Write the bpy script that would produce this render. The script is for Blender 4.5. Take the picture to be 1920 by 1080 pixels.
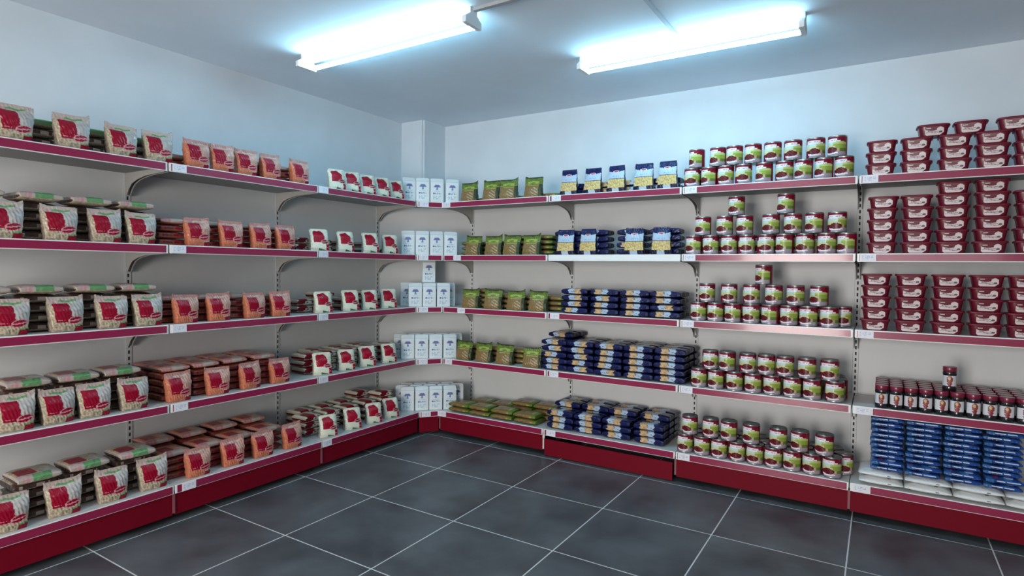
import bpy, math, random
from mathutils import Matrix, Vector
for o in list(bpy.data.objects): bpy.data.objects.remove(o)
C = bpy.context.scene.collection
scn = bpy.context.scene
PI = math.pi
rnd = random.Random(7)

# ------------------------------------------------------------------ camera, world, light, exposure
cd = bpy.data.cameras.new('camera'); cam = bpy.data.objects.new('camera', cd); C.objects.link(cam)
cd.sensor_width = 36; cd.lens = 36*1101.82/1920; cd.clip_start = .05
R_, U_, F_ = (0.84708133, 0.53134125, 0.01138864), (-0.02663373, 0.02103894, 0.99942384), (-0.53079551, 0.84689659, -0.03197329)
cam.matrix_world = Matrix(((R_[0], U_[0], -F_[0], 3.65144), (R_[1], U_[1], -F_[1], -4.24145), (R_[2], U_[2], -F_[2], 1.34936), (0, 0, 0, 1)))
scn.camera = cam
w = bpy.data.worlds.new('world'); scn.world = w; w.use_nodes = True
w.node_tree.nodes['Background'].inputs[0].default_value = (.80, .90, 1, 1)
w.node_tree.nodes['Background'].inputs[1].default_value = 1.2
vs = scn.view_settings
vs.view_transform = 'Standard'; vs.look = 'None'; vs.gamma = 1; vs.use_curve_mapping = False
vs.exposure = 0.0
TUBE = 33.0          # strength of the fluorescent tubes
def area(name, loc, sx, sy, power, col):
    l = bpy.data.lights.new(name, 'AREA'); l.shape = 'RECTANGLE'; l.size = sx; l.size_y = sy; l.energy = power; l.color = col
    o = bpy.data.objects.new(name, l); C.objects.link(o); o.location = loc; o.rotation_euler = (PI/2-.3, 0, 0); return o
area('daylight_door', (2.45, -7.28, 1.15), 1.5, 2.1, 195, (1, .92, .86))
area('daylight_window', (4.35, -7.28, 1.45), 1.5, 1.6, 20, (1, .93, .88))

# ------------------------------------------------------------------ materials
M = {}
def nodes(name):
    m = bpy.data.materials.new(name); m.use_nodes = True
    return m, m.node_tree.nodes, m.node_tree.links, m.node_tree.nodes['Principled BSDF']
def mat(name, col, rough=.5, metal=0, var=0, vscale=30, bump=0, bscale=40, coat=0, spec=.5):
    m, N, L, b = nodes(name)
    b.inputs['Base Color'].default_value = (*col, 1); b.inputs['Roughness'].default_value = rough
    b.inputs['Metallic'].default_value = metal; b.inputs['Coat Weight'].default_value = coat
    b.inputs['Specular IOR Level'].default_value = spec
    b.inputs['Coat Roughness'].default_value = .07
    tc = N.new('ShaderNodeTexCoord')
    if var:
        n = N.new('ShaderNodeTexNoise'); n.inputs['Scale'].default_value = vscale; n.inputs['Detail'].default_value = 3
        L.new(tc.outputs['Object'], n.inputs['Vector'])
        r = N.new('ShaderNodeValToRGB'); r.color_ramp.elements[0].position = .35; r.color_ramp.elements[1].position = .65
        r.color_ramp.elements[0].color = (*[max(0, c*(1-var)) for c in col], 1); r.color_ramp.elements[1].color = (*[min(1, c*(1+var)) for c in col], 1)
        L.new(n.outputs['Fac'], r.inputs['Fac']); L.new(r.outputs['Color'], b.inputs['Base Color'])
    if bump:
        n2 = N.new('ShaderNodeTexNoise'); n2.inputs['Scale'].default_value = bscale; n2.inputs['Detail'].default_value = 2; n2.inputs['Distortion'].default_value = .8
        L.new(tc.outputs['Object'], n2.inputs['Vector'])
        bp = N.new('ShaderNodeBump'); bp.inputs['Strength'].default_value = bump; bp.inputs['Distance'].default_value = .01
        L.new(n2.outputs['Fac'], bp.inputs['Height']); L.new(bp.outputs['Normal'], b.inputs['Normal'])
    M[name] = m; return m
def film(name, col, var=0, vs_=60, rough=.30, bump=.6): return mat(name, col, rough, var=var, vscale=vs_, bump=bump, bscale=19, coat=.2, spec=.22)

mat('wall_paint', (.67, .74, .79), .75, var=.03, vscale=3, bump=.03, bscale=90)
mat('wall_dim', (.26, .27, .28), .8)
mat('ceiling_paint', (.74, .82, .90), .8, var=.03, vscale=2)
mat('panel', (.69, .72, .725), .5, var=.02, vscale=4)
mat('shelf_white', (.62, .62, .61), .38)
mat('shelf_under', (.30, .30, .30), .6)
mat('rail_clear', (.78, .70, .73), .2, coat=.5)
mat('rail_red', (.27, .014, .062), .24, coat=.35)
mat('rail_white', (.86, .88, .88), .3)
mat('kick_red', (.165, .0025, .013), .5, spec=.12)
mat('kick_strip', (.26, .09, .11), .4)
mat('slot_dark', (.03, .03, .03), .8)
mat('bracket', (.42, .41, .39), .5)
mat('paper', (.80, .80, .86), .5); mat('ink_blue', (.42, .47, .66), .6)
mat('metal_white', (.75, .78, .80), .4); mat('metal_bracket', (.70, .62, .58), .35)
mat('steel', (.32, .34, .33), .3, metal=.85); mat('steel_dark', (.10, .11, .11), .35, metal=.7)
mat('trunk', (.42, .45, .49), .6)
# bags
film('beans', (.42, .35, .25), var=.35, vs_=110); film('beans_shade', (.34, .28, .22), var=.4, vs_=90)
film('clear_foil_glare', (.47, .44, .42), var=.12, vs_=40, rough=.22)  # clear film with its pale glare put into the colour
film('lentil', (.52, .17, .095), var=.22, vs_=140); film('lentil_light', (.55, .31, .25), var=.15, vs_=60, rough=.22)
film('bag_red', (.27, .001, .020)); film('bag_pink', (.56, .26, .28)); film('bag_green', (.13, .30, .13)); film('bag_maroon', (.10, .010, .018))
film('seal_beige', (.46, .38, .34)); film('seal_peach', (.45, .23, .20)); film('side_shade', (.075, .045, .038), var=.3, vs_=40)  # bag side colour has the shade between packed bags painted in
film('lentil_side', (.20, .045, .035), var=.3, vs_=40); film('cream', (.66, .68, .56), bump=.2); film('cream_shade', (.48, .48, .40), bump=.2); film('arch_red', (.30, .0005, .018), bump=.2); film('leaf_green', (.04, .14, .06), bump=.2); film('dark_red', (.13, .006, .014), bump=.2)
film('grain_text', (.28, .28, .23), bump=.2)
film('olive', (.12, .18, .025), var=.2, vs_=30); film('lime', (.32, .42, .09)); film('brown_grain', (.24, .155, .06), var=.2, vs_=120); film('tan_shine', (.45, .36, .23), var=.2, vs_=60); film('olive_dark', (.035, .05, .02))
film('navy', (.006, .010, .072), var=.2); film('navy_dark', (.004, .006, .030)); film('ice', (.42, .53, .66), bump=.25); film('pasta', (.58, .44, .18), var=.3, vs_=90); film('pasta_tan', (.56, .38, .20), var=.25, vs_=70); film('logo_red', (.35, .03, .05)); film('logo_pink', (.75, .55, .58))
mat('salt_white', (.74, .80, .82), .55, bump=.15, bscale=20); mat('salt_edge', (.55, .62, .65), .6); mat('salt_blue', (.12, .17, .38), .5); mat('salt_pink', (.55, .32, .42), .5); mat('salt_teal', (.18, .36, .46), .5); mat('salt_faint', (.48, .60, .68), .5)
# cans
for n_, c_ in dict(can_burg=(.19, .003, .022), can_white=(.80, .76, .80), can_word=(.40, .05, .13), can_aqua=(.50, .68, .62), can_green=(.28, .36, .06), can_lime=(.46, .54, .18), can_yel=(.60, .58, .30), can_bean=(.085, .004, .010), can_bean2=(.17, .02, .02), can_tan=(.50, .36, .24), can_mauve=(.34, .27, .33), can_dgreen=(.12, .20, .03)).items():
    mat(n_, c_, .34, coat=.12, spec=.3)
mat('tub_red', (.125, .002, .015), .35, coat=.2); mat('tub_lid', (.155, .003, .021), .4); mat('tub_label', (.72, .60, .60), .4); mat('tub_ink', (.12, .07, .07), .5)
mat('jar_dark', (.012, .010, .013), .12, coat=.6); mat('jar_lid', (.20, .012, .04), .3, coat=.3); mat('jar_white', (.66, .66, .70), .4); mat('jar_brown', (.24, .10, .07), .4); mat('jar_red', (.25, .015, .03), .4); mat('jar_gold', (.65, .42, .18), .4)
film('blue', (.010, .050, .215), var=.35, vs_=25); film('blue_light', (.03, .12, .33), var=.2); film('blue_white', (.55, .62, .80)); film('blue_red', (.35, .03, .10)); film('flour_white', (.80, .84, .84), bump=.9); film('flour_ink', (.08, .09, .10))
film('blue_grey', (.16, .22, .33))

def floor_mat():
    m, N, L, b = nodes('floor_tile')
    tc = N.new('ShaderNodeTexCoord'); sp = N.new('ShaderNodeSeparateXYZ'); L.new(tc.outputs['Object'], sp.inputs[0])
    def mth(op, a, bb=None, c=None):
        n = N.new('ShaderNodeMath'); n.operation = op
        for i, x in enumerate((a, bb, c)):
            if x is None: continue
            if isinstance(x, (int, float)): n.inputs[i].default_value = x
            else: L.new(x, n.inputs[i])
        return n.outputs[0]
    gx = mth('DIVIDE', mth('SUBTRACT', sp.outputs[0], .5521), .6); gy = mth('DIVIDE', mth('ADD', sp.outputs[1], .57335), .6)
    def edge(g):
        fr = mth('FRACT', mth('ADD', g, .5)); d = mth('ABSOLUTE', mth('SUBTRACT', fr, .5)); return mth('LESS_THAN', d, .0052)
    gr = mth('MAXIMUM', edge(gx), edge(gy))
    cell = N.new('ShaderNodeCombineXYZ'); L.new(mth('FLOOR', gx), cell.inputs[0]); L.new(mth('FLOOR', gy), cell.inputs[1])
    wn = N.new('ShaderNodeTexWhiteNoise'); wn.noise_dimensions = '2D'; L.new(cell.outputs[0], wn.inputs['Vector'])
    n = N.new('ShaderNodeTexNoise'); n.inputs['Scale'].default_value = 3.2; n.inputs['Detail'].default_value = 5; n.inputs['Roughness'].default_value = .55
    vm = N.new('ShaderNodeVectorMath'); vm.operation = 'ADD'; L.new(tc.outputs['Object'], vm.inputs[0]); L.new(wn.outputs['Color'], vm.inputs[1]); L.new(vm.outputs[0], n.inputs['Vector'])
    r = N.new('ShaderNodeValToRGB'); r.color_ramp.elements[0].position = .3; r.color_ramp.elements[1].position = .75
    r.color_ramp.elements[0].color = (.052, .055, .062, 1); r.color_ramp.elements[1].color = (.15, .165, .175, 1); L.new(n.outputs['Fac'], r.inputs[0])
    mx = N.new('ShaderNodeMix'); mx.data_type = 'RGBA'; L.new(gr, mx.inputs[0]); L.new(r.outputs[0], mx.inputs[6]); mx.inputs[7].default_value = (.78, .78, .76, 1)
    L.new(mx.outputs[2], b.inputs['Base Color']); b.inputs['Roughness'].default_value = .42
    rr = mth('ADD', mth('MULTIPLY', n.outputs['Fac'], .22), .22); L.new(rr, b.inputs['Roughness'])
    M['floor_tile'] = m
floor_mat()
def emis(name, col, s):
    m, N, L, b = nodes(name); b.inputs['Base Color'].default_value = (1, 1, 1, 1)
    b.inputs['Emission Color'].default_value = (*col, 1); b.inputs['Emission Strength'].default_value = s; M[name] = m
emis('tube_glow', (.40, .79, 1.0), TUBE)

# ------------------------------------------------------------------ mesh helpers
class MB:
    def __init__(s): s.v = []; s.f = []; s.m = []; s.names = []; s.smooth = []
    def mi(s, n):
        if n not in s.names: s.names.append(n)
        return s.names.index(n)
    def face(s, idx, m, sm=False): s.f.append(idx); s.m.append(s.mi(m)); s.smooth.append(sm)
    def box(s, x0, x1, y0, y1, z0, z1, m):
        b = len(s.v); s.v += [(x, y, z) for z in (z0, z1) for y in (y0, y1) for x in (x0, x1)]
        for q in ((0, 2, 3, 1), (4, 5, 7, 6), (0, 1, 5, 4), (2, 6, 7, 3), (0, 4, 6, 2), (1, 3, 7, 5)): s.face([b+i for i in q], m)
    def prism(s, poly, z0, z1, m, mt=None, mb=None):
        b = len(s.v); n = len(poly)
        s.v += [(x, y, z0) for x, y in poly]+[(x, y, z1) for x, y in poly]
        s.face([b+n+i for i in range(n)], mt or m); s.face([b+n-1-i for i in range(n)], mb or m)
        for i in range(n): j = (i+1) % n; s.face([b+i, b+j, b+n+j, b+n+i], m)
    def lathe(s, prof, m, n=28, caps=True, mats=None):
        b = len(s.v)
        for (r, z) in prof: s.v += [(r*math.cos(2*PI*i/n), r*math.sin(2*PI*i/n), z) for i in range(n)]
        for k in range(len(prof)-1):
            mm = mats[k] if mats else m
            for i in range(n):
                j = (i+1) % n; s.face([b+k*n+i, b+k*n+j, b+(k+1)*n+j, b+(k+1)*n+i], mm, True)
        if caps:
            s.face([b+n-1-i for i in range(n)], mats[0] if mats else m); s.face([b+(len(prof)-1)*n+i for i in range(n)], mats[-1] if mats else m)
    def tube(s, p, q, r, m, n=12):
        p, q = Vector(p), Vector(q); d = (q-p).normalized(); a = d.orthogonal().normalized(); c = d.cross(a); b = len(s.v)
        for e in (p, q): s.v += [tuple(e+r*(math.cos(2*PI*i/n)*a+math.sin(2*PI*i/n)*c)) for i in range(n)]
        for i in range(n): j = (i+1) % n; s.face([b+i, b+j, b+n+j, b+n+i], m, True)
        s.face([b+n-1-i for i in range(n)], m); s.face([b+n+i for i in range(n)], m)
    def mesh(s, name):
        me = bpy.data.meshes.new(name); me.from_pydata(s.v, [], s.f)
        for n in s.names: me.materials.append(M[n])
        me.polygons.foreach_set('material_index', s.m); me.polygons.foreach_set('use_smooth', s.smooth); me.update(); return me
def link(name, me, parent=None, **props):
    o = bpy.data.objects.new(name, me); C.objects.link(o); o.parent = parent
    for k, v in props.items(): o[k] = v
    return o
def put(mb, name, parent=None, **props): return link(name, mb.mesh(name), parent, **props)

def soft_box(nx, ny, nz, fmap, fmat):
    """closed surface of an nx*ny*nz cell box, every vertex sent through fmap(a,b,c) with a,b,c in -1..1; fmat(side,u,v) names the face's print colour"""
    mb = MB(); ids = {}
    def vid(i, j, k):
        key = (i, j, k)
        if key not in ids: ids[key] = len(mb.v); mb.v.append(fmap(2*i/nx-1, 2*j/ny-1, 2*k/nz-1))
        return ids[key]
    for k in range(nz):
        for i in range(nx):
            u, v = (i+.5)/nx, (k+.5)/nz
            mb.face([vid(i, 0, k), vid(i+1, 0, k), vid(i+1, 0, k+1), vid(i, 0, k+1)], fmat('F', u, v), True)
            mb.face([vid(i+1, ny, k), vid(i, ny, k), vid(i, ny, k+1), vid(i+1, ny, k+1)], fmat('B', u, v), True)
    for k in range(nz):
        for j in range(ny):
            u, v = (j+.5)/ny, (k+.5)/nz
            mb.face([vid(0, j+1, k), vid(0, j, k), vid(0, j, k+1), vid(0, j+1, k+1)], fmat('L', u, v), True)
            mb.face([vid(nx, j, k), vid(nx, j+1, k), vid(nx, j+1, k+1), vid(nx, j, k+1)], fmat('R', u, v), True)
    for j in range(ny):
        for i in range(nx):
            u, v = (i+.5)/nx, (j+.5)/ny
            mb.face([vid(i, j, nz), vid(i+1, j, nz), vid(i+1, j+1, nz), vid(i, j+1, nz)], fmat('T', u, v), True)
            mb.face([vid(i, j+1, 0), vid(i+1, j+1, 0), vid(i+1, j, 0), vid(i, j, 0)], fmat('D', u, v), True)
    return mb
def lerp(a, b, t): return a+(b-a)*max(0, min(1, t))
def wob(x, y, z, s): return math.sin(31*x+7*s+19*z)*.5+math.sin(47*z-11*s+23*x)*.35+math.sin(83*x-61*z+3*s)*.25
def ell(u, v, cu, cv, ru, rv): return ((u-cu)/ru)**2+((v-cv)/rv)**2
def word(u, v, u0, u1, v0, v1, n=6, seed=1):
    """letter-like strokes inside a box"""
    if not (u0 < u < u1 and v0 < v < v1): return False
    t = (u-u0)/(u1-u0)*n; k = int(t); fx = t-k; fy = (v-v0)/(v1-v0); h = (k*7+seed*5) % 4
    if fx > .80: return False
    return fx < .30 or (h == 0 and fy > .66) or (h == 1 and fy < .34) or (h == 2 and .35 < fy < .65) or (h == 3 and fx > .5)

def standing_bag(W, T, H, fmat, seed, ears=.006, lean=.0, sealv=.9, nx=42, nz=54, taper=.0, belly=.5, wb=1.0, gus=.12):
    def fm(a, c, b):
        v = (b+1)/2
        tp = lerp(.72, 1, v/.15) if v < .15 else (1 if v < belly else lerp(1, .07, ((v-belly)/(sealv-belly))**1.3))
        e = lerp(.80, gus, v)
        y = c*T/2*tp*(e+(1-e)*(1-abs(a)**3))
        y += lean*v*v + .0022*wob(a, c, v, seed)*(v > .05)*(1 if abs(c) > .9 else .4)
        x = a*W/2*(1-.05*math.sin(PI*min(1, v/.85))-taper*v)*lerp(wb, 1, v/.65)+.0015*wob(v, a, c, seed+2)
        z = v*H+ears*a*a*v**6*(1.4 if (a > 0) == (seed % 2 == 0) else .4)+(.002*math.sin(9*a+seed) if v > .85 else 0)
        return (x, y, max(z, 0))
    return soft_box(nx, 6, nz, fm, fmat)
def lying_bag(W, L, T, fmat, seed, n=6, m=6, ex=.60, ec=.38, nx=26, ny=26, nz=4):
    def fm(a, c, b):
        p = ec+(1-ec)*(1-abs(c)**n); q = ex+(1-ex)*(1-abs(a)**m)
        z = T/2+b*T/2*p*q*(.97+.03*math.sin(5*a+3*c+seed))
        x = a*W/2*(1-.03*(1-abs(c)))+.002*wob(c, a, b, seed); y = c*L/2*(1-.02*abs(a))+.002*wob(a, c, b, seed+5)
        return (x, y, max(z, 0))
    return soft_box(nx, ny, nz, fm, fmat)

# ------------------------------------------------------------------ print on each product
def pulse_front(content, light, seal, green):
    def art(u, v):
        if v > .93: return seal
        if .875 < v < .925 and .30 < u < .78: return green
        if .86 < v < .93 and u < .26: return 'bag_pink' if word(u, v, .08, .24, .87, .92, 3, 2) else seal
        if v > .84: return light if u > .45 else seal
        t = (u-.72)*.12
        if ell(u, v-t, .72, .33, .25, .115) < 1:
            if abs(v-.33-t) < .020: return 'bag_pink'
            return 'bag_red' if ell(u, v-t, .72, .33, .215, .090) < 1 else 'bag_pink'
        if .13 < u < .56+.14*(.8-v) and .27 < v < .84:
            return 'bag_pink' if word(u, v, .16, .42, .33, .36, 4, 3) else 'bag_red'
        if u > .72 and v < .14+.10*(u-.7): return 'bag_red'
        if u > .70 and v < .18+.12*(u-.7): return green
        if v > .45 and u > .56: return light  # white glare on the film, painted as a paler area
        return content
    return art
def mk(artf, side, back=None):
    def f(s, u, v):
        if s == 'F': return artf(u, v)
        if s == 'B': return back or side
        return side
    return f
def pulse_top(content, light, seal, green, low=False):
    def f(s, u, v):
        if low and (s in 'FLR' or (s == 'T' and v < .22)): return (low if isinstance(low, str) else 'side_shade') if s != 'F' or not word(u, .5, .1, .9, 0, 1, 7, 2) else seal
        if s in 'FT' or s == 'B':
            if s == 'F' or v < .05: return green if .34 < u < .76 else ('bag_pink' if word(u, .5, .08, .28, 0, 1, 4, 1) else seal)
            if v < .16 and .34 < u < .76: return green
            if v < .20: return seal if u > .3 else 'bag_pink' if word(u, v, .08, .28, .08, .17, 3, 1) else seal
            if .06 < u < .50 and v < .70: return 'bag_red'
            if s == 'B': return 'side_shade'
            return light if u > .62 and v < .5 else content
        if s == 'D': return content
        return 'side_shade' if v < .55 else seal
    return f
P = {}   # product builders -> list of (part name, mesh)
P['beans'] = [('body', standing_bag(.142, .070, .152, mk(pulse_front('beans', 'clear_foil_glare', 'seal_beige', 'bag_green'), 'beans_shade', 'beans'), 3, lean=.004, ears=.010, wb=.80, gus=.3, belly=.62).mesh('body'))]
P['beans_b'] = [('body', standing_bag(.144, .070, .155, mk(pulse_front('beans', 'clear_foil_glare', 'seal_beige', 'bag_green'), 'beans_shade', 'beans'), 4, lean=.008, ears=.012, wb=.82, gus=.3, belly=.62).mesh('body'))]
P['beans_flat'] = lying_bag(.165, .185, .043, pulse_top('beans', 'clear_foil_glare', 'seal_beige', 'bag_green'), 2).mesh('beans_flat')
P['beans_low'] = lying_bag(.165, .185, .043, pulse_top('beans', 'clear_foil_glare', 'seal_beige', 'bag_green', True), 4).mesh('beans_low')  # lower layers: stack shade painted on front and sides
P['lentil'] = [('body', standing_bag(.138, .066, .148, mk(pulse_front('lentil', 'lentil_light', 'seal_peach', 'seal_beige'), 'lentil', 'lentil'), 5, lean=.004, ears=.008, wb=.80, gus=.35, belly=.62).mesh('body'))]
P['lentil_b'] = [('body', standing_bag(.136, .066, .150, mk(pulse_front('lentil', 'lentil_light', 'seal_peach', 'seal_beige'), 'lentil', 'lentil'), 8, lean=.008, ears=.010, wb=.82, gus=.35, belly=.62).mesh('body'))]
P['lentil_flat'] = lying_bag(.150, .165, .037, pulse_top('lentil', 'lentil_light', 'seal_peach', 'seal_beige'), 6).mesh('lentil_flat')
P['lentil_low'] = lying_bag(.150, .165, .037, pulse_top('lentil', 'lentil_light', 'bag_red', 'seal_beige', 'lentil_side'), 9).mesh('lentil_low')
def rice_front(u, v):
    if ell(u, v, .76, .44, .24, .10) < 1:
        return 'bag_pink' if abs(v-.44-.1*(u-.76)) < .022 or ell(u, v, .76, .44, .20, .08) > 1 else 'dark_red'
    if v > .95: return 'cream'
    if u < .12: return 'cream_shade' if word(u, v, .03, .10, .1, .9, 1, 1) and int(v*30) % 3 == 0 else 'cream'
    if .13 < u < .74 and v > .42 and (v < .72 or ell(u, v, .40, .72, .34, .25) < 1): return 'arch_red'
    if u > .82 and v < .33: return 'bag_pink' if int(v*26) % 4 == 0 else 'arch_red'
    if .42 < u < .80 and .02 < v < .09+.05*math.sin(5*u): return 'leaf_green'
    return 'cream'
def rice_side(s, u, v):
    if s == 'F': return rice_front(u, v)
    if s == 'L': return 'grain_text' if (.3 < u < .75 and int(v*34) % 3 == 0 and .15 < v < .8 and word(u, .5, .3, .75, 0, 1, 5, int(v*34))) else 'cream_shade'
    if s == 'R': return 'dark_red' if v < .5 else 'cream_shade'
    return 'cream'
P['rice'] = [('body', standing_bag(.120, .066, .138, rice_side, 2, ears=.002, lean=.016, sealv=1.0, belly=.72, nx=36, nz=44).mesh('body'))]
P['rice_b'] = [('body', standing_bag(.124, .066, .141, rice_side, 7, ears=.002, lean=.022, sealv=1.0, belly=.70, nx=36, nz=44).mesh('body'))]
def rice_flat(s, u, v):
    if s == 'F':
        e = ell(u, v, .68, .5, .26, .44)
        if u < .34: return 'dark_red'
        if e < 1: return 'dark_red' if ell(u, v, .62, .5, .07, .16) < 1 or (e > .72) else 'cream'
        return 'dark_red' if v > .15 else 'cream'
    if s == 'T': return 'arch_red' if .12 < u < .6 and v < .5+.2*math.sin(PI*u) else 'cream'
    if s in 'LR': return 'cream_shade' if v > .45 else 'dark_red'
    return 'cream_shade'
P['rice_flat'] = lying_bag(.135, .145, .046, rice_flat, 9, n=9, m=7, ex=.65, ec=.6, nx=28, ny=18, nz=10).mesh('rice_flat')
def olive_front(u, v):
    if v > .96: return 'olive_dark'
    if v > .68:
        e = ell(u, v, .5, .76, .34, .085)
        if e < 1 and ell(u, v, .5, .735, .15, .035) > 1: return 'lime'
        if .69 < v < .71: return 'lime'
        return 'olive'
    if .60 < v < .63 and .2 < u < .8: return 'lime'
    if ell(u, v, .62, .28, .20, .24) < 1 and math.sin(40*v+22*u) > .3: return 'tan_shine'
    if u > .86: return 'olive_dark'
    return 'brown_grain'
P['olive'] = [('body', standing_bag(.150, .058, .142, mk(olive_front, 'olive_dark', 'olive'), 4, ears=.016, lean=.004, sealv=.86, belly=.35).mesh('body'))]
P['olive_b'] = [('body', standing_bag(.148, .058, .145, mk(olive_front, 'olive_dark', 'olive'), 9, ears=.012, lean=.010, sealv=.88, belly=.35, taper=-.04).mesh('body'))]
def olive_flat(s, u, v):
    if s in 'FT':
        if u < .12 or u > .84: return 'olive'
        if ell(u, v, .80, .5, .07, .3) < 1: return 'lime'
        if ell(u, v, .34, .35, .07, .10) < 1: return 'olive_dark'
        return 'brown_grain'
    return 'olive' if s in 'LR' else 'olive_dark'
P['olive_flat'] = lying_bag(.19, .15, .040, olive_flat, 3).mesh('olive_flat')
def pasta_front(u, v):
    arch = .80-.05*math.cos(PI*(u-.5))
    if ell(u, v, .5, .79, .20, .042) < 1: return 'logo_red' if .45 > ell(u, v, .5, .795, .19, .04) else 'logo_pink'
    if v > arch+.02: return 'navy'
    if v > .52: return 'ice' if not word(u, v, .25, .75, .60, .62, 6, 2) else 'salt_blue'
    if v > .50: return 'navy'
    if v > .13:
        if v < .16 and not .32 < u < .68: return 'navy'
        return 'pasta'
    return 'ice' if .32 < u < .68 else 'navy_dark'
P['pasta'] = [('body', standing_bag(.134, .055, .176, mk(pasta_front, 'navy_dark', 'navy'), 6, ears=.004, lean=.004, sealv=.96, belly=.55, taper=.16).mesh('body'))]
P['pasta_b'] = [('body', standing_bag(.138, .055, .174, mk(pasta_front, 'navy_dark', 'navy'), 9, ears=.006, lean=.008, sealv=.96, belly=.5, taper=.12).mesh('body'))]
def pasta_flat(flip, o):
    def f(s, u, v):
        if flip: u = 1-u
        u += .03*math.sin(6*v)
        if s in 'FT':
            if o < u < o+.24: return 'pasta_tan' if s == 'F' or v < .5 else 'navy'
            if o+.25 < u < o+.46: return 'ice' if not (s == 'F' and word(u, v, o+.29, o+.42, .35, .6, 4, 1)) else 'salt_blue'
        if s == 'T' and v > .5 and o-.05 < u < o+.5: return 'blue_grey'
        return 'navy' if s in 'FT' else 'navy_dark'
    return f
P['pasta_flat'] = [lying_bag(.205, .108, .0445, pasta_flat(fl, o), sd, n=6, m=6, ex=.62, ec=.62, nx=34, ny=14, nz=8).mesh('pasta_flat') for fl, o, sd in ((0, .16, 1), (0, .22, 2), (1, .26, 3), (1, .34, 4))]
# paper packets
def salt_art(s, u, v):
    if s == 'F':
        if v > .86: return 'salt_edge' if abs(v-.87) < .012 else 'salt_white'
        if .64 < v < .76 and ell(u, v, .5, .65, .27, .105) < 1: return 'salt_pink' if abs(u-.5) > .19 else 'salt_blue'
        if .52 < v <= .645 and abs(u-.5) < .055+.05*(.60-v)*4*(v < .60): return 'salt_blue' if v > .57 else 'salt_teal'
        if .455 < v < .468 and .25 < u < .75: return 'salt_faint'
        if word(u, v, .18, .82, .33, .405, 6, 3): return 'salt_teal' if u > .6 else 'salt_blue'
        if .12 < v < .28 and word(u, v, .2, .8, .12, .27, 3, 2): return 'salt_faint'
        return 'salt_white'
    if s in 'LR': return 'salt_edge'
    return 'salt_white'
def salt_map(a, c, b):
    v = (b+1)/2; k = 1 if v < .86 else lerp(1, .35, (v-.86)/.14)
    return (a*.0545*(1-.03*c*c), c*.031*k*(1-.10*a*a)+.0008*wob(a, c, v, 3), max(0, v*.188))
P['salt'] = [('body', soft_box(26, 4, 44, salt_map, salt_art).mesh('body'))]
# cans
def can_art(u, v):   # u -1..1 over the front half
    if -.72 < u < .30 and .74+.04*u < v < .90: return 'can_word' if word(u, v, -.55, .2, .79, .85, 6, 1) else 'can_white'
    if .30 <= u < .48 and .74 < v < .80: return 'can_white'
    if v > .70: return 'can_burg' if v > .74 or abs(u) > .8 else 'can_white' if u < .3 else 'can_lime'
    if abs(u) > .92: return 'can_burg'
    if ell(u, v, -.16, .29, .44, .17) < 1 and v > .15+.18*(u+.15)**2: return 'can_bean2' if math.sin(25*u+40*v) > .5 else 'can_bean'
    if .04 < v < .24 and abs(v-.10-.22*(u+.12)**2) < .038 and -.62 < u < .34: return 'can_white'
    if v < .20 and u > -.05: return 'can_mauve'
    if v < .12: return 'can_mauve' if u > -.5 else 'can_burg'
    if v > .50: 
        if u < .02: return 'can_aqua' if v > .56 else 'can_yel'
        return 'can_lime' if v > .60 else 'can_green'
    if u > .15: return 'can_green' if v > .36 else ('can_tan' if u < .45 else 'can_dgreen')
    if u < -.55: return 'can_burg' if v < .36 else 'can_yel'
    return 'can_yel' if v > .38 else 'can_burg'
def can_label():
    mb = MB(); n, h = 72, 30; r = .0487; z0, z1 = .007, .110
    for k in range(h+1): mb.v += [(r*math.sin(2*PI*i/n), -r*math.cos(2*PI*i/n), z0+(z1-z0)*k/h) for i in range(n)]
    for k in range(h):
        for i in range(n):
            th = 2*PI*(i+.5)/n; th = th-2*PI if th > PI else th; u = th/(PI/2)
            m = can_art(u, (k+.5)/h) if abs(u) < 1 else 'can_burg'
            j = (i+1) % n; mb.face([k*n+i, k*n+j, (k+1)*n+j, (k+1)*n+i], m, True)
    return mb
b = MB(); b.lathe([(.046, 0), (.0485, .001), (.0485, .005), (.0478, .007), (.0478, .111), (.0485, .113), (.0485, .117), (.0465, .118), (.0460, .1165)], 'steel', caps=True)
lid = MB(); lid.lathe([(.0455, .1166), (.043, .1160), (.042, .1172), (.034, .1172), (.033, .1164), (.004, .1164)], 'steel_dark'); lid.box(-.008, .008, -.036, -.012, .1172, .1184, 'steel')
P['can'] = [('body', b.mesh('body')), ('paper_label', can_label().mesh('paper_label')), ('lid', lid.mesh('lid'))]
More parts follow.
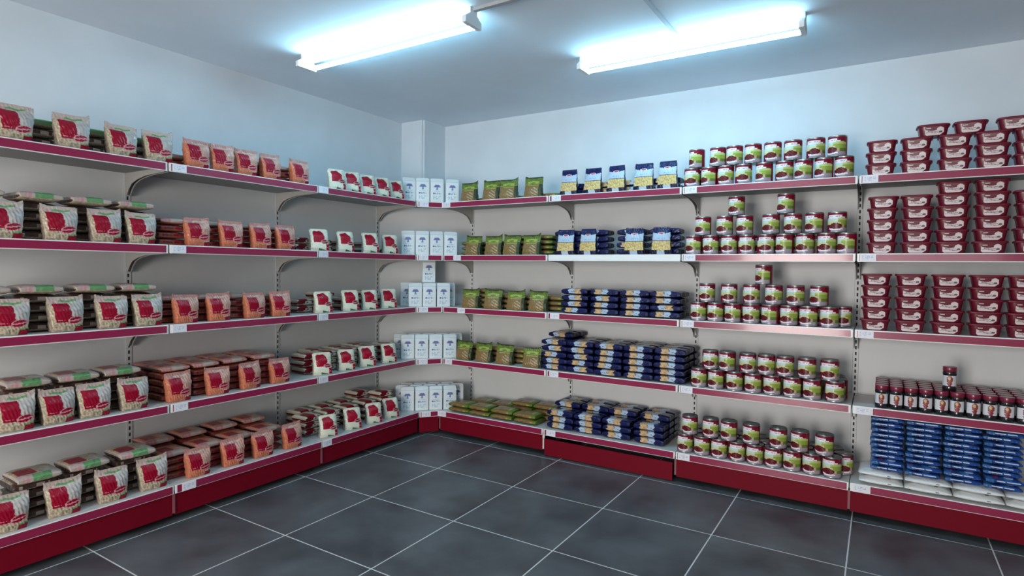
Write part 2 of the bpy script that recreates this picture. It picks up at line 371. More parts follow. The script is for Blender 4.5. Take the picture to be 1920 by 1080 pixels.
# tubs
def sup(th, n=5): c, s = math.cos(th), math.sin(th); k = (abs(c)**n+abs(s)**n)**(-1/n); return c*k, s*k
def tub():
    b = MB(); N_ = 48
    rings = [(.80, 0), (.82, .002), (.94, .050), (.945, .052)]
    def add(mb, rings, m, hx=.070, hy=.052):
        o = len(mb.v)
        for (k, z) in rings: mb.v += [(hx*k*sup(2*PI*i/N_)[0], hy*k*sup(2*PI*i/N_)[1], z) for i in range(N_)]
        for q in range(len(rings)-1):
            for i in range(N_): j = (i+1) % N_; mb.face([o+q*N_+i, o+q*N_+j, o+(q+1)*N_+j, o+(q+1)*N_+i], m, True)
        mb.face([o+N_-1-i for i in range(N_)], m); mb.face([o+(len(rings)-1)*N_+i for i in range(N_)], m)
    add(b, rings, 'tub_red')
    l = MB(); add(l, [(.96, .050), (1.03, .0505), (1.035, .0545), (1.02, .0600), (.97, .0612), (.93, .0600), (.90, .0600)], 'tub_lid')
    d = MB(); nx, nz = 44, 22; ids = {}
    def vid(i, k):
        if (i, k) not in ids:
            u, v = i/nx, k/nz; z = .004+.042*v; kk = .82+.12*(z-.002)/.048
            ids[(i, k)] = len(d.v); x = -.040+.086*u
            d.v.append((x, -.052*kk*(1-.012*abs(x/.06)**4)-.0007, z))
        return ids[(i, k)]
    for k in range(nz):
        for i in range(nx):
            u, v = (i+.5)/nx, (k+.5)/nz
            top = .74-.20*math.sin(PI*min(1, u/.75)) if u < .62 else .52+.46*math.sin(PI*min(1, max(0, (u-.50)/.56)))
            inside = v < top and v > .02 and u > .02+.10*(v < .15)*(.15-v)*6 and u < .97-.18*(v < .3)*(.3-v)/.3-.02
            if .08 < u < .32 and .80 < v < .90: inside = True; ink = False
            ink = (abs(v-.30-.05*math.sin(7*u)) < .030 and .06 < u < .72) or (abs(v-.47-.04*math.sin(7*u+1)) < .030 and .15 < u < .68) or ell(u, v, .80, .38, .09, .12) < 1
            if inside: d.face([vid(i, k), vid(i+1, k), vid(i+1, k+1), vid(i, k+1)], 'tub_ink' if ink else 'tub_label')
    return [('body', b.mesh('body')), ('lid', l.mesh('lid')), ('front_label', d.mesh('front_label'))]
P['tub'] = tub()
# jars
b = MB(); b.lathe([(.028, 0), (.0315, .003), (.0318, .020), (.0300, .024), (.0295, .080), (.0318, .086), (.0318, .094), (.029, .102), (.0275, .106)], 'jar_dark')
lid = MB(); lid.lathe([(.0300, .100), (.0312, .102), (.0312, .120), (.0295, .1235), (.026, .1225)], 'jar_lid')
lab = MB(); n = 56; h = 24; r = .0303
def jar_art(u, v):
    if abs(u) > .80: return None
    e = ell(u, v, .05, .62, .30, .36)
    if v < .30: return 'jar_red' if abs(u-.05) < .12+.5*v else 'jar_white'
    if e < 1: return 'jar_gold' if ell(u, v, .02, .72, .14, .16) < 1 else ('jar_brown' if math.sin(30*v+9*u) > -.2 else 'jar_red')
    return 'jar_white'
for k in range(h+1): lab.v += [(r*math.sin(2*PI*i/n), -r*math.cos(2*PI*i/n), .025+.054*k/h) for i in range(n)]
for k in range(h):
    for i in range(n):
        th = 2*PI*(i+.5)/n; th = th-2*PI if th > PI else th; m_ = jar_art(th/(PI/2), (k+.5)/h)
        if m_: j = (i+1) % n; lab.face([k*n+i, k*n+j, (k+1)*n+j, (k+1)*n+i], m_, True)
P['jar'] = [('glass_body', b.mesh('glass_body')), ('lid', lid.mesh('lid')), ('paper_label', lab.mesh('paper_label'))]
# flat blue and white plastic bags
def blue_flat(o):
    def f(s, u, v):
        if s == 'F': return 'blue_white' if (.55 < v < .80 and .22+o < u < .80+o and not .5 < u < .54) else ('blue_light' if u < .22 else 'blue')
        if s == 'T':
            if ell(u, v, .70-o, .22, .14, .10) < 1: return 'blue_white'
            if ell(u, v, .20+o, .25, .07, .12) < 1: return 'blue_red'
            return 'blue_light' if (u+v*.4) % .5 < .2 else 'blue'
        return 'blue'
    return f
P['blue_flat'] = [lying_bag(.152, .20, .0280, blue_flat(o), sd, n=6, m=6, ex=.45, ec=.6, nx=28, ny=18, nz=6).mesh('blue_flat') for o, sd in ((0, 1), (.08, 2), (-.08, 3))]
def white_flat(s, u, v):
    if s in 'TF' and ell(u, v, .70, .25 if s == 'T' else .7, .05, .05 if s == 'T' else .25) < 1: return 'flour_ink'
    return 'flour_white'
P['white_flat'] = lying_bag(.205, .235, .042, white_flat, 5, n=4, m=4, ex=.25, ec=.2).mesh('white_flat')

# seal strips as separate parts of the standing bags
def seal(W, H, m, th=.0016):
    mb = MB(); n = 20
    for k in range(2):
        for i in range(n+1):
            x = (i/n-.5)*W; mb.v += [(x, -th*(1+.3*(i % 2)), H+k*.009), (x, th*(1+.3*(i % 2)), H+k*.009)]
    q = 2*(n+1)
    for i in range(n):
        a = 2*i
        mb.face([a, a+2, q+a+2, q+a], m); mb.face([a+3, a+1, q+a+1, q+a+3], m); mb.face([q+a, q+a+2, q+a+3, q+a+1], m); mb.face([a+1, a+3, a+2, a], m)
    return mb
for key, W, H, m_, ln in (('beans', .128, .148, 'seal_beige', .004), ('beans_b', .130, .151, 'seal_beige', .008), ('lentil', .124, .144, 'seal_peach', .004), ('lentil_b', .122, .146, 'seal_peach', .008),
                      ('olive', .138, .139, 'olive_dark', .004), ('olive_b', .142, .142, 'olive_dark', .010), ('pasta', .108, .173, 'navy', .004), ('pasta_b', .118, .171, 'navy', .008)):
    s_ = seal(W, H, m_); s_.v = [(x, y+ln*.95, z) for x, y, z in s_.v]; P[key].append(('top_seal', s_.mesh('top_seal')))
def seal_rice(W, H, ln):
    mb = MB(); mb.box(-W/2, W/2, ln-.004, ln+.004, H-.004, H+.007, 'cream'); return mb
P['rice'].append(('top_fold', seal_rice(.104, .138, .016).mesh('top_fold'))); P['rice_b'].append(('top_fold', seal_rice(.108, .141, .022).mesh('top_fold')))
fold = MB(); fold.box(-.044, .044, -.010, .010, .1865, .1925, 'salt_white'); P['salt'].append(('top_fold', fold.mesh('top_fold')))

# ------------------------------------------------------------------ placing things
DR, DL, DRB, DLB = .4952, .5033, .5301, .5402     # shelf front edges from the right and left walls (upper shelves, base deck)
Z = [1.8821, 1.4559, 1.0368, .6161, .1935]         # shelf tops
W_ = .965; X0 = .6404; Y0 = .6614                   # bay width, first joints from the corner
def frame(side, a, dep, s):
    if side == 'r': return (a, -((DR if s < 4 else DRB)-dep)), 0
    if side == 'l': return ((DL if s < 4 else DLB)-dep, -a), PI/2
    d = .012 if s == 4 else 0     # corner: a along the diagonal, dep inward from its front edge
    return (.572+d-.7071*dep+.7071*a, -.578-d+.7071*dep+.7071*a), PI/4
first = {}
def place(name, kind, side, a, dep, s, z, label, cat, group, rz=0, tilt=0, scale=None):
    (x, y), r = frame(side, a, dep, s)
    spec = P[kind] if not isinstance(kind, tuple) else P[kind[0]][kind[1]]
    if isinstance(spec, list) and isinstance(spec[0], tuple):
        key = kind
        if key not in first:
            o = link(name, None); o.empty_display_size = .05; kids = [link(n, me, o) for n, me in spec]; first[key] = (o, kids)
        else:
            src, ks = first[key]; o = src.copy(); C.objects.link(o)
            for k in ks: c = k.copy(); C.objects.link(c); c.parent = o
    else:
        if kind not in first: o = link(name, spec); first[kind] = o
        else: o = first[kind].copy(); C.objects.link(o)
    o.location = (x, y, Z[s]+z+.0012); o.rotation_euler = (0, tilt, r+rz)
    o['label'] = label; o['category'] = cat; o['group'] = group
    return o
SH = ['top shelf', 'second shelf', 'middle shelf', 'fourth shelf', 'bottom shelf']
ORD = ['first', 'second', 'third', 'fourth', 'fifth', 'sixth', 'seventh', 'eighth', 'ninth', 'tenth', 'eleventh', 'twelfth', 'thirteenth', 'fourteenth']
def ordw(i, n):
    if n == 1: return 'the only one'
    if i == 0: return 'leftmost'
    if i == n-1: return 'rightmost'
    return ORD[i]+' from left'
LAY = ['bottom layer', 'second layer', 'third layer', 'fourth layer', 'fifth layer', 'sixth layer']
def jit(k): return rnd.uniform(-k, k)
def stand_row(name, kinds, side, s, As, look, cat, group, dep=.055, rot=None, j=.06):
    As = sorted(As, reverse=(side == 'l'))
    for i, a in enumerate(As):
        place(name, kinds[(i+s) % len(kinds)], side, a, dep+jit(.004), s, 0, f'{look} standing at the front of the {SH[s]}, {ordw(i, len(As))}', cat, group, rz=(rot[i] if rot else jit(j)))
def stacks(name, kind, side, s, As, dep, n, T, look, cat, group, tag='', j=.03, jx=.004):
    As = sorted(As, reverse=(side == 'l'))
    for i, a in enumerate(As):
        nn = n[i] if isinstance(n, (list, tuple)) else n; base = rnd.randrange(4)
        for k in range(nn):
            kd = (kind, (base if rnd.random() < .62 else rnd.randrange(len(P[kind])))) if isinstance(P[kind], list) else kind
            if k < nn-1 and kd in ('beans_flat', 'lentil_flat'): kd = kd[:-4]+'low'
            lay = 'top layer' if k == nn-1 else LAY[k] if k < len(LAY) else ORD[k]+' layer'
            place(name, kd, side, a+jit(jx), dep+jit(.005)-(.055 if kind == 'beans_flat' and k > 3 else 0), s, k*T, f'{look} flat on {SH[s]}, {tag}stack {ordw(i, len(As))}, {lay}', cat, group, rz=jit(j))

# right run products
OLV = {0: [.861, 1.072, 1.234, 1.449], 1: [.908, 1.097, 1.268, 1.442], 2: [.881, 1.102, 1.307, 1.503], 3: [.828, 1.016, 1.211, 1.459]}
for s, A in OLV.items(): stand_row('grain_bag', ['olive', 'olive_b'], 'r', s, A, 'green and brown grain bag', 'bag', 'green and brown grain bags', rot=[jit(.12)+.08 for _ in A])
OF = dict(look='green and brown grain bag', cat='bag', group='green and brown grain bags')
stacks('grain_bag', 'olive_flat', 'r', 0, [1.53], .19, 1, .04, **OF)
stacks('grain_bag', 'olive_flat', 'r', 0, [.98, 1.20], .20, 1, .04, tag='rear ', **OF)
stacks('grain_bag', 'olive_flat', 'r', 1, [.83, 1.04, 1.26, 1.48], .20, [3, 3, 4, 4], .0385, **OF)
stacks('grain_bag', 'olive_flat', 'r', 2, [.96, 1.165, 1.375, 1.585], .20, [4, 3, 3, 3], .0385, **OF)
stacks('grain_bag', 'olive_flat', 'r', 3, [.855, 1.06, 1.265, 1.468], .20, 3, .0385, **OF)
stacks('grain_bag', 'olive_flat', 'r', 4, [.81, 1.01, 1.22, 1.43], .10, 2, .0398, tag='front ', **OF)
stacks('grain_bag', 'olive_flat', 'r', 4, [.90, 1.10, 1.30, 1.50], .27, [2, 2, 3, 3], .0398, tag='rear ', **OF)
stand_row('pasta_packet', ['pasta', 'pasta_b'], 'r', 0, [1.745, 1.928, 2.106, 2.298, 2.46], 'navy and white pasta packet', 'packet', 'navy pasta packets', j=.07)
stand_row('pasta_packet', ['pasta', 'pasta_b'], 'r', 1, [1.726, 1.902, 2.24, 2.426], 'navy and white pasta packet', 'packet', 'navy pasta packets', j=.09)
PF = dict(look='navy pasta pack', cat='packet', group='navy pasta packets', T=.045, j=.025, jx=.0035)
stacks('pasta_packet', 'pasta_flat', 'r', 0, [1.76, 1.98, 2.20, 2.42], .155, 2, **PF)
stacks('pasta_packet', 'pasta_flat', 'r', 1, [1.715, 1.93, 2.20, 2.43], .155, 4, **PF)
stacks('pasta_packet', 'pasta_flat', 'r', 2, [1.81, 2.035, 2.255, 2.465], .085, 4, tag='front ', **PF)
stacks('pasta_packet', 'pasta_flat', 'r', 2, [1.80, 2.015, 2.235, 2.455], .20, 4, tag='rear ', **PF)
for dp, tg in ((.085, 'front '), (.20, 'middle '), (.315, 'rear ')):
    stacks('pasta_packet', 'pasta_flat', 'r', 3, [1.650, 1.855, 2.070, 2.285, 2.500], dp, [5, 5, 5, 5, 5] if dp < .1 else [6, 5, 5, 5, 5], tag=tg, **PF)
    stacks('pasta_packet', 'pasta_flat', 'r', 4, [1.715, 1.930, 2.145, 2.375], dp+.02, 3 if dp < .1 else 4, tag=tg, **PF)
C1 = {0: [2.614, 2.721, 2.821, 2.925, 3.043, 3.154, 3.257, 3.361, 3.462], 1: [2.634, 2.74, 2.85, 2.953, 3.062, 3.165, 3.273, 3.385, 3.486], 2: [2.673, 2.778, 2.883, 2.988, 3.096, 3.199, 3.302, 3.409], 3: [2.685, 2.791, 2.902, 3.01, 3.117, 3.227, 3.332, 3.447], 4: [2.615, 2.722, 2.827, 2.932, 3.035, 3.138, 3.241, 3.343, 3.446]}
C2 = {0: [2.641, 2.77, 2.87, 2.977, 3.087, 3.197, 3.316, 3.425], 1: [2.689, 2.821, 2.939, 3.087, 3.207, 3.32, 3.435], 2: [2.723, 2.856, 2.987, 3.113, 3.231, 3.355], 3: [2.752, 2.856, 2.975, 3.082, 3.185, 3.302, 3.419], 4: [2.642, 2.771, 2.882, 3.012, 3.162, 3.279, 3.405]}
C3 = {1: [2.888, 3.167], 2: [3.054]}
CR = {0: [2.66, 2.765], 1: [2.69, 2.795, 2.90, 3.005, 3.11, 3.215, 3.32, 3.43], 2: [2.73, 2.835, 2.94, 3.045, 3.15, 3.255, 3.36, 3.47], 3: [2.70, 2.805, 2.91, 3.015, 3.12, 3.225, 3.33, 3.46], 4: [2.66, 2.765, 2.87, 2.975, 3.08, 3.185, 3.29, 3.395, 3.50]}
spin = lambda: rnd.choice([0, 0, .1, -.12, .25, -.3, .45, -.45])
def cans(s, As, dep, z, row):
    for i, a in enumerate(As): place('food_can', 'can', 'r', a, dep, s, z, f'red and green food can, {SH[s]}, {row} row, {ordw(i, len(As)) if len(As) > 1 else "single can"}', 'can', 'red and green food cans', rz=-.12+spin())
for s in range(5):
    cans(s, C1[s], .062, 0, 'lowest front'); cans(s, C2[s], .066, .1185, 'second tier')
    if s in C3: cans(s, C3[s], .070, .237, 'topmost tier')
    cans(s, CR[s], .165, 0, 'lowest middle')
    if s > 2: cans(s, [a+.0 for a in C1[s]], .265, 0, 'lowest rear')
TB = {0: [3.608, 3.767, 3.927, 4.082, 4.232], 1: [3.622, 3.776, 3.93, 4.088, 4.246], 2: [3.603, 3.762, 3.922, 4.077, 4.229]}
TN = {0: [3, 3, 3, 3, 3], 1: [5, 5, 6, 6, 5], 2: [5, 5, 5, 5, 5]}
for s in TB:
    for i, a in enumerate(TB[s]):
        for k in range(TN[s][i]):
            lay = 'top' if k == TN[s][i]-1 else ['bottom', 'second', 'third', 'fourth', 'fifth'][k]
            place('plastic_tub', 'tub', 'r', a+.03+jit(.003), .075, s, k*.0620, f'burgundy plastic tub on the {SH[s]}, column {ordw(i, 5)}, {lay} tier', 'tub', 'burgundy plastic tubs', rz=jit(.02))
for i, a in enumerate([3.839, 3.995, 4.171]):
    place('plastic_tub', 'tub', 'r', a+.025, .08, 0, 3*.0620, f'burgundy plastic tub crowning the top shelf pile, {ordw(i, 3)}', 'tub', 'burgundy plastic tubs', rz=[.06, .0, -.05][i])
for r_ in range(5):
    for i in range(10):
        place('sauce_jar', 'jar', 'r', 3.674+.0662*i+jit(.0008), .042+.0655*r_, 3, 0, f'dark sauce jar with burgundy lid, {["front", "second", "third", "fourth", "rear"][r_]} row, {ordw(i, 10)}', 'jar', 'dark sauce jars', rz=spin()*.4-.15)
place('sauce_jar', 'jar', 'r', 3.973, .080, 3, .1236, 'single dark sauce jar standing on the lids of the other jars', 'jar', 'dark sauce jars', rz=-.15)
for i, a in enumerate([3.680, 3.889, 4.098, 4.307]):
    for k in range(2): place('white_sack', 'white_flat', 'r', a, .128, 4, k*.0420, f'white plastic bag under the blue bags, {ordw(i, 4)}, {["lower", "upper"][k]} one', 'bag', 'white plastic bags', rz=jit(.02))
for i, a in enumerate([3.705, 3.868, 4.032, 4.196]):
    for k in range(10):
        lay = 'top' if k == 9 else ['lowest', 'second', 'third', 'fourth', 'fifth', 'sixth', 'seventh', 'eighth', 'ninth'][k]
        place('blue_sack', ('blue_flat', (k+i) % 3), 'r', a+jit(.005), (.125 if k < 2 else .16)+jit(.006), 4, .0845+k*.0287, f'blue plastic bag on the bottom shelf, stack {ordw(i, 4)}, {lay} in the stack', 'bag', 'blue plastic bags', rz=jit(.05))
# corner products
def packets(s, ts, dep, row, z=0, lab=None):
    for i, t in enumerate(ts):
        place('paper_packet', 'salt', 'c', t, dep, s, z, lab or f'white paper packet with tree emblem, corner {SH[s]}, {row} row, {ordw(i, len(ts))}', 'packet', 'white paper packets', rz=(.25 if (s == 0 and i == 0) else jit(.05)))
packets(0, [-.172, -.058, .056, .18], .05, 'front'); packets(1, [-.172, -.058, .056, .170], .055, 'front')
packets(2, [-.113, .001, .115], .05, 'front'); packets(2, [-.175, -.062, .051, .165], .125, 'rear')
packets(2, [.0], .12, '', .1945, 'single white paper packet standing on top of the packets on corner middle shelf')
packets(3, [-.172, -.058, .056, .170], .05, 'front'); packets(3, [-.226, -.113, 0, .113, .226], .125, 'rear')
packets(4, [-.170, -.056, .058, .172], .06, 'front'); packets(4, [-.21, -.097, .016, .129, .242], .135, 'middle'); packets(4, [-.17, -.057, .056, .169], .21, 'rear')
# left run products
RIC = {0: [1.425, 1.285, 1.138, .988, .832], 1: [1.571, 1.344, 1.107, .9], 2: [1.539, 1.293, 1.107, .914], 3: [1.547, 1.332, 1.129, .908], 4: [1.528, 1.307, 1.101, .918]}
for s, A in RIC.items(): stand_row('rice_bag', ['rice', 'rice_b'], 'l', s, A, 'cream and red rice bag', 'bag', 'cream and red rice bags', rot=[-.40+jit(.08) for _ in A], dep=.062)
RF = dict(look='cream and red rice bag', cat='bag', group='cream and red rice bags', T=.0465, j=.05)
stacks('rice_bag', 'rice_flat', 'l', 1, [1.60, 1.44, 1.24, 1.01, .83], .235, [2, 2, 2, 2, 1], **RF)
stacks('rice_bag', 'rice_flat', 'l', 2, [1.60, 1.42, 1.21, 1.02, .84], .235, [2, 3, 2, 3, 2], **RF)
stacks('rice_bag', 'rice_flat', 'l', 3, [1.57, 1.41, 1.22, 1.02, .83], .205, [3, 3, 3, 3, 3], tag='front ', **RF)
stacks('rice_bag', 'rice_flat', 'l', 3, [1.40, 1.20, 1.00], .352, 3, tag='rear ', **{**RF, 'j': .02})
stacks('rice_bag', 'rice_flat', 'l', 4, [1.575, 1.40, 1.22, 1.03, .86], .23, [3, 3, 3, 3, 4], tag='front ', **RF)
stacks('rice_bag', 'rice_flat', 'l', 4, [1.50, 1.32, 1.14, .96], .385, [3, 3, 3, 4], tag='rear ', **{**RF, 'j': .02})
PCH = {0: [2.415, 2.268, 2.118, 1.951, 1.74], 1: [2.41, 2.213, 2.021, 1.847], 2: [2.477, 2.291, 2.062, 1.88], 3: [2.519, 2.3, 2.095, 1.887], 4: [2.439, 2.23, 2.035, 1.824]}
for s, A in PCH.items(): stand_row('lentil_bag', ['lentil', 'lentil_b'], 'l', s, A, 'clear bag of orange lentils', 'bag', 'orange lentil bags', rot=[-.05+jit(.1) for _ in A], dep=.055)
LF = dict(look='clear bag of orange lentils', cat='bag', group='orange lentil bags', T=.0375, j=.03)
stacks('lentil_bag', 'lentil_flat', 'l', 0, [2.50, 2.02, 1.82], .18, [2, 3, 3], **LF)
stacks('lentil_bag', 'lentil_flat', 'l', 1, [2.51, 2.30, 2.11, 1.92], .18, 4, **LF)
stacks('lentil_bag', 'lentil_flat', 'l', 2, [2.51, 2.35, 2.15, 1.96], .18, 4, **LF)
for dp, tg in ((.171, 'front '), (.339, 'rear ')):
    stacks('lentil_bag', 'lentil_flat', 'l', 3, [2.51, 2.34, 2.16, 1.97], dp, 5, tag=tg, **{**LF, 'j': .015})
    stacks('lentil_bag', 'lentil_flat', 'l', 4, [2.52, 2.33, 2.14, 1.94], dp+.01, 4 if dp < .2 else 5, tag=tg, **{**LF, 'j': .015})
BGE = {0: [3.214, 2.999, 2.786, 2.613], 1: [3.256, 3.053, 2.864, 2.7], 2: [3.239, 3.032, 2.839, 2.672], 3: [3.226, 3.07, 2.92, 2.743], 4: [3.265, 3.063, 2.863, 2.672]}
for s, A in BGE.items(): stand_row('bean_bag', ['beans', 'beans_b'], 'l', s, A, 'clear bag of beige beans', 'bag', 'beige bean bags', rot=[-.05+jit(.08) for _ in A], dep=.062)
BF = dict(look='clear bag of beige beans', cat='bag', group='beige bean bags', T=.0435, j=.025)
stacks('bean_bag', 'beans_flat', 'l', 0, [3.31, 3.10, 2.89, 2.69], .20, 3, **BF)
stacks('bean_bag', 'beans_flat', 'l', 1, [3.33, 3.12, 2.92, 2.72], .20, [5, 5, 5, 5], **BF)
stacks('bean_bag', 'beans_flat', 'l', 2, [3.32, 3.12, 2.91, 2.71], .20, 5, **BF)
stacks('bean_bag', 'beans_flat', 'l', 3, [3.36, 3.17, 2.98, 2.79], .20, [4, 5, 5, 5], tag='front ', **BF)
stacks('bean_bag', 'beans_flat', 'l', 4, [3.35, 3.15, 2.95, 2.74], .20, [4, 5, 5, 5], tag='front ', **BF)

# ------------------------------------------------------------------ shelving
def price_tag_mesh(x0, wid=.070, face_y=0, ht=.038):
    mb = MB(); nx, nz = 26, 10
    for k in range(nz+1): mb.v += [(x0+wid*i/nx, face_y, -.0415+ht*k/nz) for i in range(nx+1)]
    for k in range(nz):
        for i in range(nx):
            u, v = (i+.5)/nx, (k+.5)/nz; ink = k in (3, 5, 7) and word(u, v, .12, .88-.2*(k == 3), 0, 1, 8, k)
            q = k*(nx+1)+i; mb.face([q, q+1, q+nx+2, q+nx+1], 'ink_blue' if ink else 'paper')
    mb.box(x0-.002, x0+wid+.002, face_y+.0004, face_y+.003, -.043, -.002, 'rail_white'); return mb
BR = .045; SLOTM = 'slot_dark'
def bracket_mb(x, depth, th=.003):
    mb = MB(); pts = [(0, -.02), (0, -.145), (-.015, -.145), (-.035, -.115), (-.07, -.085), (-.13, -.066), (-.22, -.052), (-depth+.03, -.046), (-depth+.03, -.02)]
    b0 = len(mb.v)
    for xx in (x-th/2, x+th/2): mb.v += [(xx, y, z) for y, z in pts]
    n = len(pts); mb.face(list(range(n)), 'bracket'); mb.face([n+n-1-i for i in range(n)], 'bracket')
    for i in range(n): j = (i+1) % n; mb.face([j, i, n+i, n+j], 'bracket')
    return mb
def bay(name_label, side, k, tag_x, white_rail=(), kick=(0, 0), contents=''):
    """unit local frame: x along the bay (left to right as seen from the front), -y towards the shopper, wall at y=0"""
    root = link('shelving_unit', None, label=name_label, category='shelving', group='wall shelving bays')
    if side == 'r': root.location = (X0+k*W_, 0, 0); D, DB, back = DR, DRB, .0889
    else: root.location = (0, -(Y0+(k+1)*W_), 0); root.rotation_euler = (0, 0, PI/2); D, DB, back = DL, DLB, .0697
    # left-run local x=0 is the end farther from the corner
    top = 1.905
    p = MB(); p.box(.016, W_-.016, -back, -back+.012, .05, top, 'panel'); p.box(.016, W_-.016, -back-.0006, -back, .62, .622, 'bracket'); put(p, 'back_panel', root)
    ends = (0, W_) if (side == 'r' and k == 3) else (0,) if side == 'r' else ((0, W_) if k == 0 else (0,))
    for e in ends:
        u = MB(); u.box(e-.015, e+.015, -back-.004, -back+.05, .0, top+.01, 'panel')
        z = .20
        while z < top-.02: u.box(e-.0042, e+.0042, -back-.0052, -back-.004, z, z+.020, 'slot_dark'); z += .036
        put(u, 'upright', root)
    for s in range(4):
        b = MB(); y0 = -D+.006
        b.box(.003, W_-.003, y0, -back-.006, -.022, 0, 'shelf_white'); b.box(.003, W_-.003, y0, y0+.012, -.040, -.022, 'shelf_white')
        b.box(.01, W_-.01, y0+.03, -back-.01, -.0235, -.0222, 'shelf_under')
        o = put(b, 'shelf', root); o.location = (0, 0, Z[s])
        r = MB(); wr = s in white_rail
        r.box(.006, W_-.006, -D, y0, -.044, .001, 'rail_white'); put(r, 'price_rail', o, label='white plastic price rail')
        if not wr:
            i_ = MB(); xs = .10 if (side == 'r' and k == 3 and s == 3) else .014
            i_.box(xs, W_-.016, -D-.0025, -D, -.040, -.004, 'rail_red'); put(i_, 'rail_insert', o, label='glossy crimson rail insert')
        if s in (0, 1, 2, 3) and not wr:
            put(price_tag_mesh(tag_x[s], face_y=-D-.005), 'price_tag', o, label='small white printed price tag')
        for e in (.010, W_-.010): put(bracket_mb(e, D-back), 'bracket', o).location = (0, -back-.0065, 0)
    b = MB(); b.box(.002, W_-.002, -DB+.006, -back-.006, -.03, 0, 'shelf_white'); o = put(b, 'base_deck', root); o.location = (0, 0, Z[4])
    r = MB(); r.box(.004, W_-.004, -DB, -DB+.006, -.044, .001, 'rail_white'); xs = .10 if (side == 'r' and k == 3) else .014
    r.box(xs, W_-.012, -DB-.0025, -DB, -.041, -.003, 'rail_red'); put(r, 'price_rail', o, label='crimson rail along base deck')
    put(price_tag_mesh(tag_x[4], face_y=-DB-.005), 'price_tag', o, label='small white printed price tag')
    kp = MB(); dy, dz = kick; kp.box(.006 if not dy else .016, W_-.006 if not dy else W_-.016, -DB+.012+dy, -DB+.024+dy, .034+dz, .150+dz, 'kick_red')
    put(kp, 'kick_plate', root, label='dark red kick plate')
    st = MB(); st.box(-.006, .006, -DB+.0065, -DB+.0112, .045, .149, 'metal_bracket' if (side, k) == ('r', 1) else 'kick_strip')
    if (side, k) == ('r', 1): st.box(-.004, .012, -DB+.001, -DB+.006, .125, .148, 'metal_white')
    put(st, 'joint_strip', root)
    for e in (.05, W_-.05):
        f = MB(); f.box(e-.02, e+.02, -DB+.14, -back-.01, 0, Z[4]-.03, 'slot_dark'); put(f, 'foot', root)  # feet coloured dark to stand in for shade under the deck
    return root
bay('wall shelving bay stocked with green and brown grain bags', 'r', 0, [.0, .11, .155, .03, .0], ())
bay('wall shelving bay stocked with navy pasta packets', 'r', 1, [.03]*5, (1,), kick=(-.016, -.026))
bay('wall shelving bay stocked with red and green food cans', 'r', 2, [.02]*5)
bay('wall shelving bay stocked with burgundy tubs and blue bags', 'r', 3, [.02]*5)
bay('wall shelving bay stocked with cream and red rice bags', 'l', 0, [.003]*5)
bay('wall shelving bay stocked with orange lentil bags', 'l', 1, [.02, .015, .015, .02, .04])
bay('wall shelving bay stocked with beige bean bags', 'l', 2, [.02]*5)
# corner unit (diagonal back between the first uprights)
root = link('corner_shelving_unit', None, label='corner shelving unit with diagonal front holding white paper packets', category='shelving')
p = MB(); p.prism([(.064, -Y0+.018), (X0-.017, -.086), (X0-.022, -.078), (.056, -Y0+.024)], .05, 1.905, 'panel'); put(p, 'back_panel', root)
for s in range(5):
    dr, dl = (DR, DL) if s < 4 else (DRB, DLB)
    b = MB(); n7 = .0042
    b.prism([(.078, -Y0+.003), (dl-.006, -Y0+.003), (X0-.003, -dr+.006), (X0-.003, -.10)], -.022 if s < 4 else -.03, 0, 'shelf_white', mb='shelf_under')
    o = put(b, 'shelf' if s < 4 else 'base_deck', root); o.location = (0, 0, Z[s])
    A = Vector((dl, -Y0)); B = Vector((X0, -dr)); dd = (B-A).normalized(); nn = Vector((dd.y, -dd.x))
    def strip(t0, t1, o0, o1, z0, z1, m, mb):
        q = [A+dd*t0+nn*o0, A+dd*t0+nn*o1, A+dd*t1+nn*o1, A+dd*t1+nn*o0]; mb.prism([(v.x, v.y) for v in reversed(q)], z0, z1, m)
    Ln = (B-A).length
    r = MB(); strip(.004, Ln-.004, -.006, 0, -.044, .001, 'rail_white', r); put(r, 'price_rail', o, label='white plastic price rail')
    r = MB(); strip(.014, Ln-.014, 0, .0025, -.040, -.004, 'rail_red', r); put(r, 'rail_insert', o, label='glossy crimson rail insert')
    tm = price_tag_mesh(.022, face_y=-.005); t = put(tm, 'price_tag', o, label='small white printed price tag'); t.location = (A.x, A.y, 0); t.rotation_euler = (0, 0, math.atan2(dd.y, dd.x))
    if s == 4:
        k_ = MB(); strip(.004, Ln-.004, -.024, -.012, .026-Z[4], .150-Z[4], 'kick_red', k_); put(k_, 'kick_plate', o, label='dark red kick plate')
for s in range(4):
    for x, y, ang in ((.0765, -Y0+.010, PI/2), (X0-.010, -.0955, 0)):
        bo = put(bracket_mb(0, DR-.08), 'bracket', root); bo.location = (x, y, Z[s]); bo.rotation_euler = (0, 0, ang)

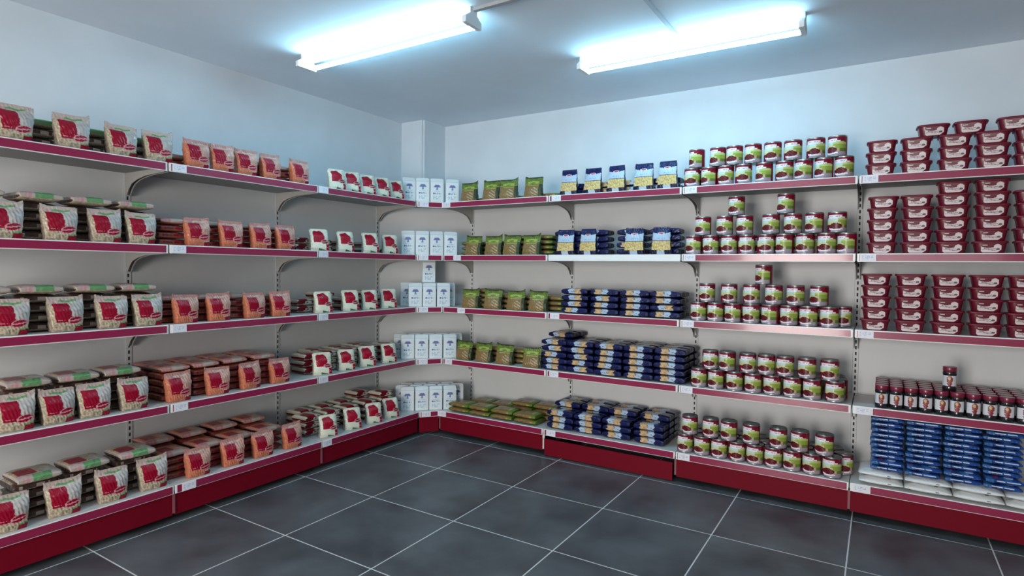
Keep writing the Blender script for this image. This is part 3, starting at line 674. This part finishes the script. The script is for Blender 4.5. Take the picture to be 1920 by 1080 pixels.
# ------------------------------------------------------------------ room
H = 2.637; XR, YF = 5.9, -7.2
def st(mb, name): return put(mb, name, kind='structure')
b = MB(); b.box(-.12, XR+.12, YF-.12, .12, -.1, 0, 'floor_tile'); st(b, 'floor')
b = MB(); b.box(-.12, XR+.12, YF-.12, .12, H, H+.1, 'ceiling_paint'); st(b, 'ceiling')
b = MB(); b.box(-.12, 0, YF, .0, 0, H, 'wall_paint'); st(b, 'wall_left')
b = MB(); b.box(-.12, XR+.12, 0, .12, 0, H, 'wall_paint'); st(b, 'wall_right')
b = MB(); b.box(XR, XR+.12, YF, 0, 0, H, 'wall_dim'); st(b, 'wall_side')
b = MB(); b.box(0, .2567, -.285, 0, 0, H, 'wall_paint'); b.box(0, .238, -.300, -.285, 0, H, 'wall_paint'); st(b, 'wall_corner_pillar')
b = MB()
for x0, x1, z0, z1 in ((-.12, 1.65, 0, H), (1.65, 3.25, 2.25, H), (3.25, 3.6, 0, H), (3.6, 5.1, 2.25, H), (3.6, 5.1, 0, .65), (5.1, XR+.12, 0, H)): b.box(x0, x1, YF-.12, YF, z0, z1, 'wall_dim')
st(b, 'wall_front')
b = MB()
for x0, x1, z0, z1 in ((1.65, 1.71, 0, 2.25), (3.19, 3.25, 0, 2.25), (1.71, 3.19, 2.19, 2.25)): b.box(x0, x1, YF-.10, YF+.02, z0, z1, 'metal_white')
st(b, 'door_1')
b = MB()
for x0, x1, z0, z1 in ((3.6, 3.66, .65, 2.25), (5.04, 5.1, .65, 2.25), (3.66, 5.04, 2.19, 2.25), (3.66, 5.04, .65, .71), (4.33, 4.37, .71, 2.19)): b.box(x0, x1, YF-.10, YF+.02, z0, z1, 'metal_white')
st(b, 'window_1')

# ------------------------------------------------------------------ ceiling lights
def batten(x0, x1, y, label, two=True):
    root = link('fluorescent_light', None, label=label, category='ceiling light', group='fluorescent ceiling lights'); root.location = ((x0+x1)/2, y, H)
    h = (x1-x0)/2
    b = MB(); b0 = len(b.v)
    for x in (-h, h): b.v += [(x, -.030, -.001), (x, -.022, -.052), (x, .022, -.052), (x, .030, -.001)]
    b.face([0, 1, 2, 3], 'metal_white'); b.face([7, 6, 5, 4], 'metal_white')
    for i in range(4): j = (i+1) % 4; b.face([j, i, 4+i, 4+j], 'metal_white')
    put(b, 'housing', root)
    for sy in (-1, 1):
        t = MB(); t.tube((-h+.02, sy*.048, -.070), (h-.02, sy*.048, -.070), .013, 'tube_glow', 14)
        put(t, 'lamp_tube', root, label='glowing blue-white tube')
    for sx in (-1, 1):
        e = MB(); xx = sx*(h-.004)
        pts = [(-.066, -.086), (.066, -.086), (.066, -.055), (.028, -.030), (.028, 0), (-.028, 0), (-.028, -.030), (-.066, -.055)]
        n = len(pts); 
        for q in (xx-.012, xx+.012): e.v += [(q, y_, z_) for y_, z_ in pts]
        e.face([n-1-i for i in range(n)], 'metal_white'); e.face([n+i for i in range(n)], 'metal_white')
        for i in range(n): j = (i+1) % n; e.face([i, j, n+j, n+i], 'metal_white')
        put(e, 'lamp_holder', root)
    return root
batten(.655, 1.905, -1.852, 'twin-tube fluorescent batten light nearer the left wall, cable trunking at its end')
batten(2.085, 3.295, -.962, 'twin-tube fluorescent batten light nearer the can shelves')
b = MB(); b.box(1.91, 3.6, -1.862, -1.838, H-.016, H, 'trunk'); put(b, 'cable_trunking', label='white cable trunking on ceiling running right from the left lamp', category='cable trunking')
b = MB(); b.box(2.668, 2.688, -2.9, -.995, H-.012, H, 'trunk'); put(b, 'cable_trunking', label='thin white trunking on ceiling reaching the right lamp from the room', category='cable trunking')
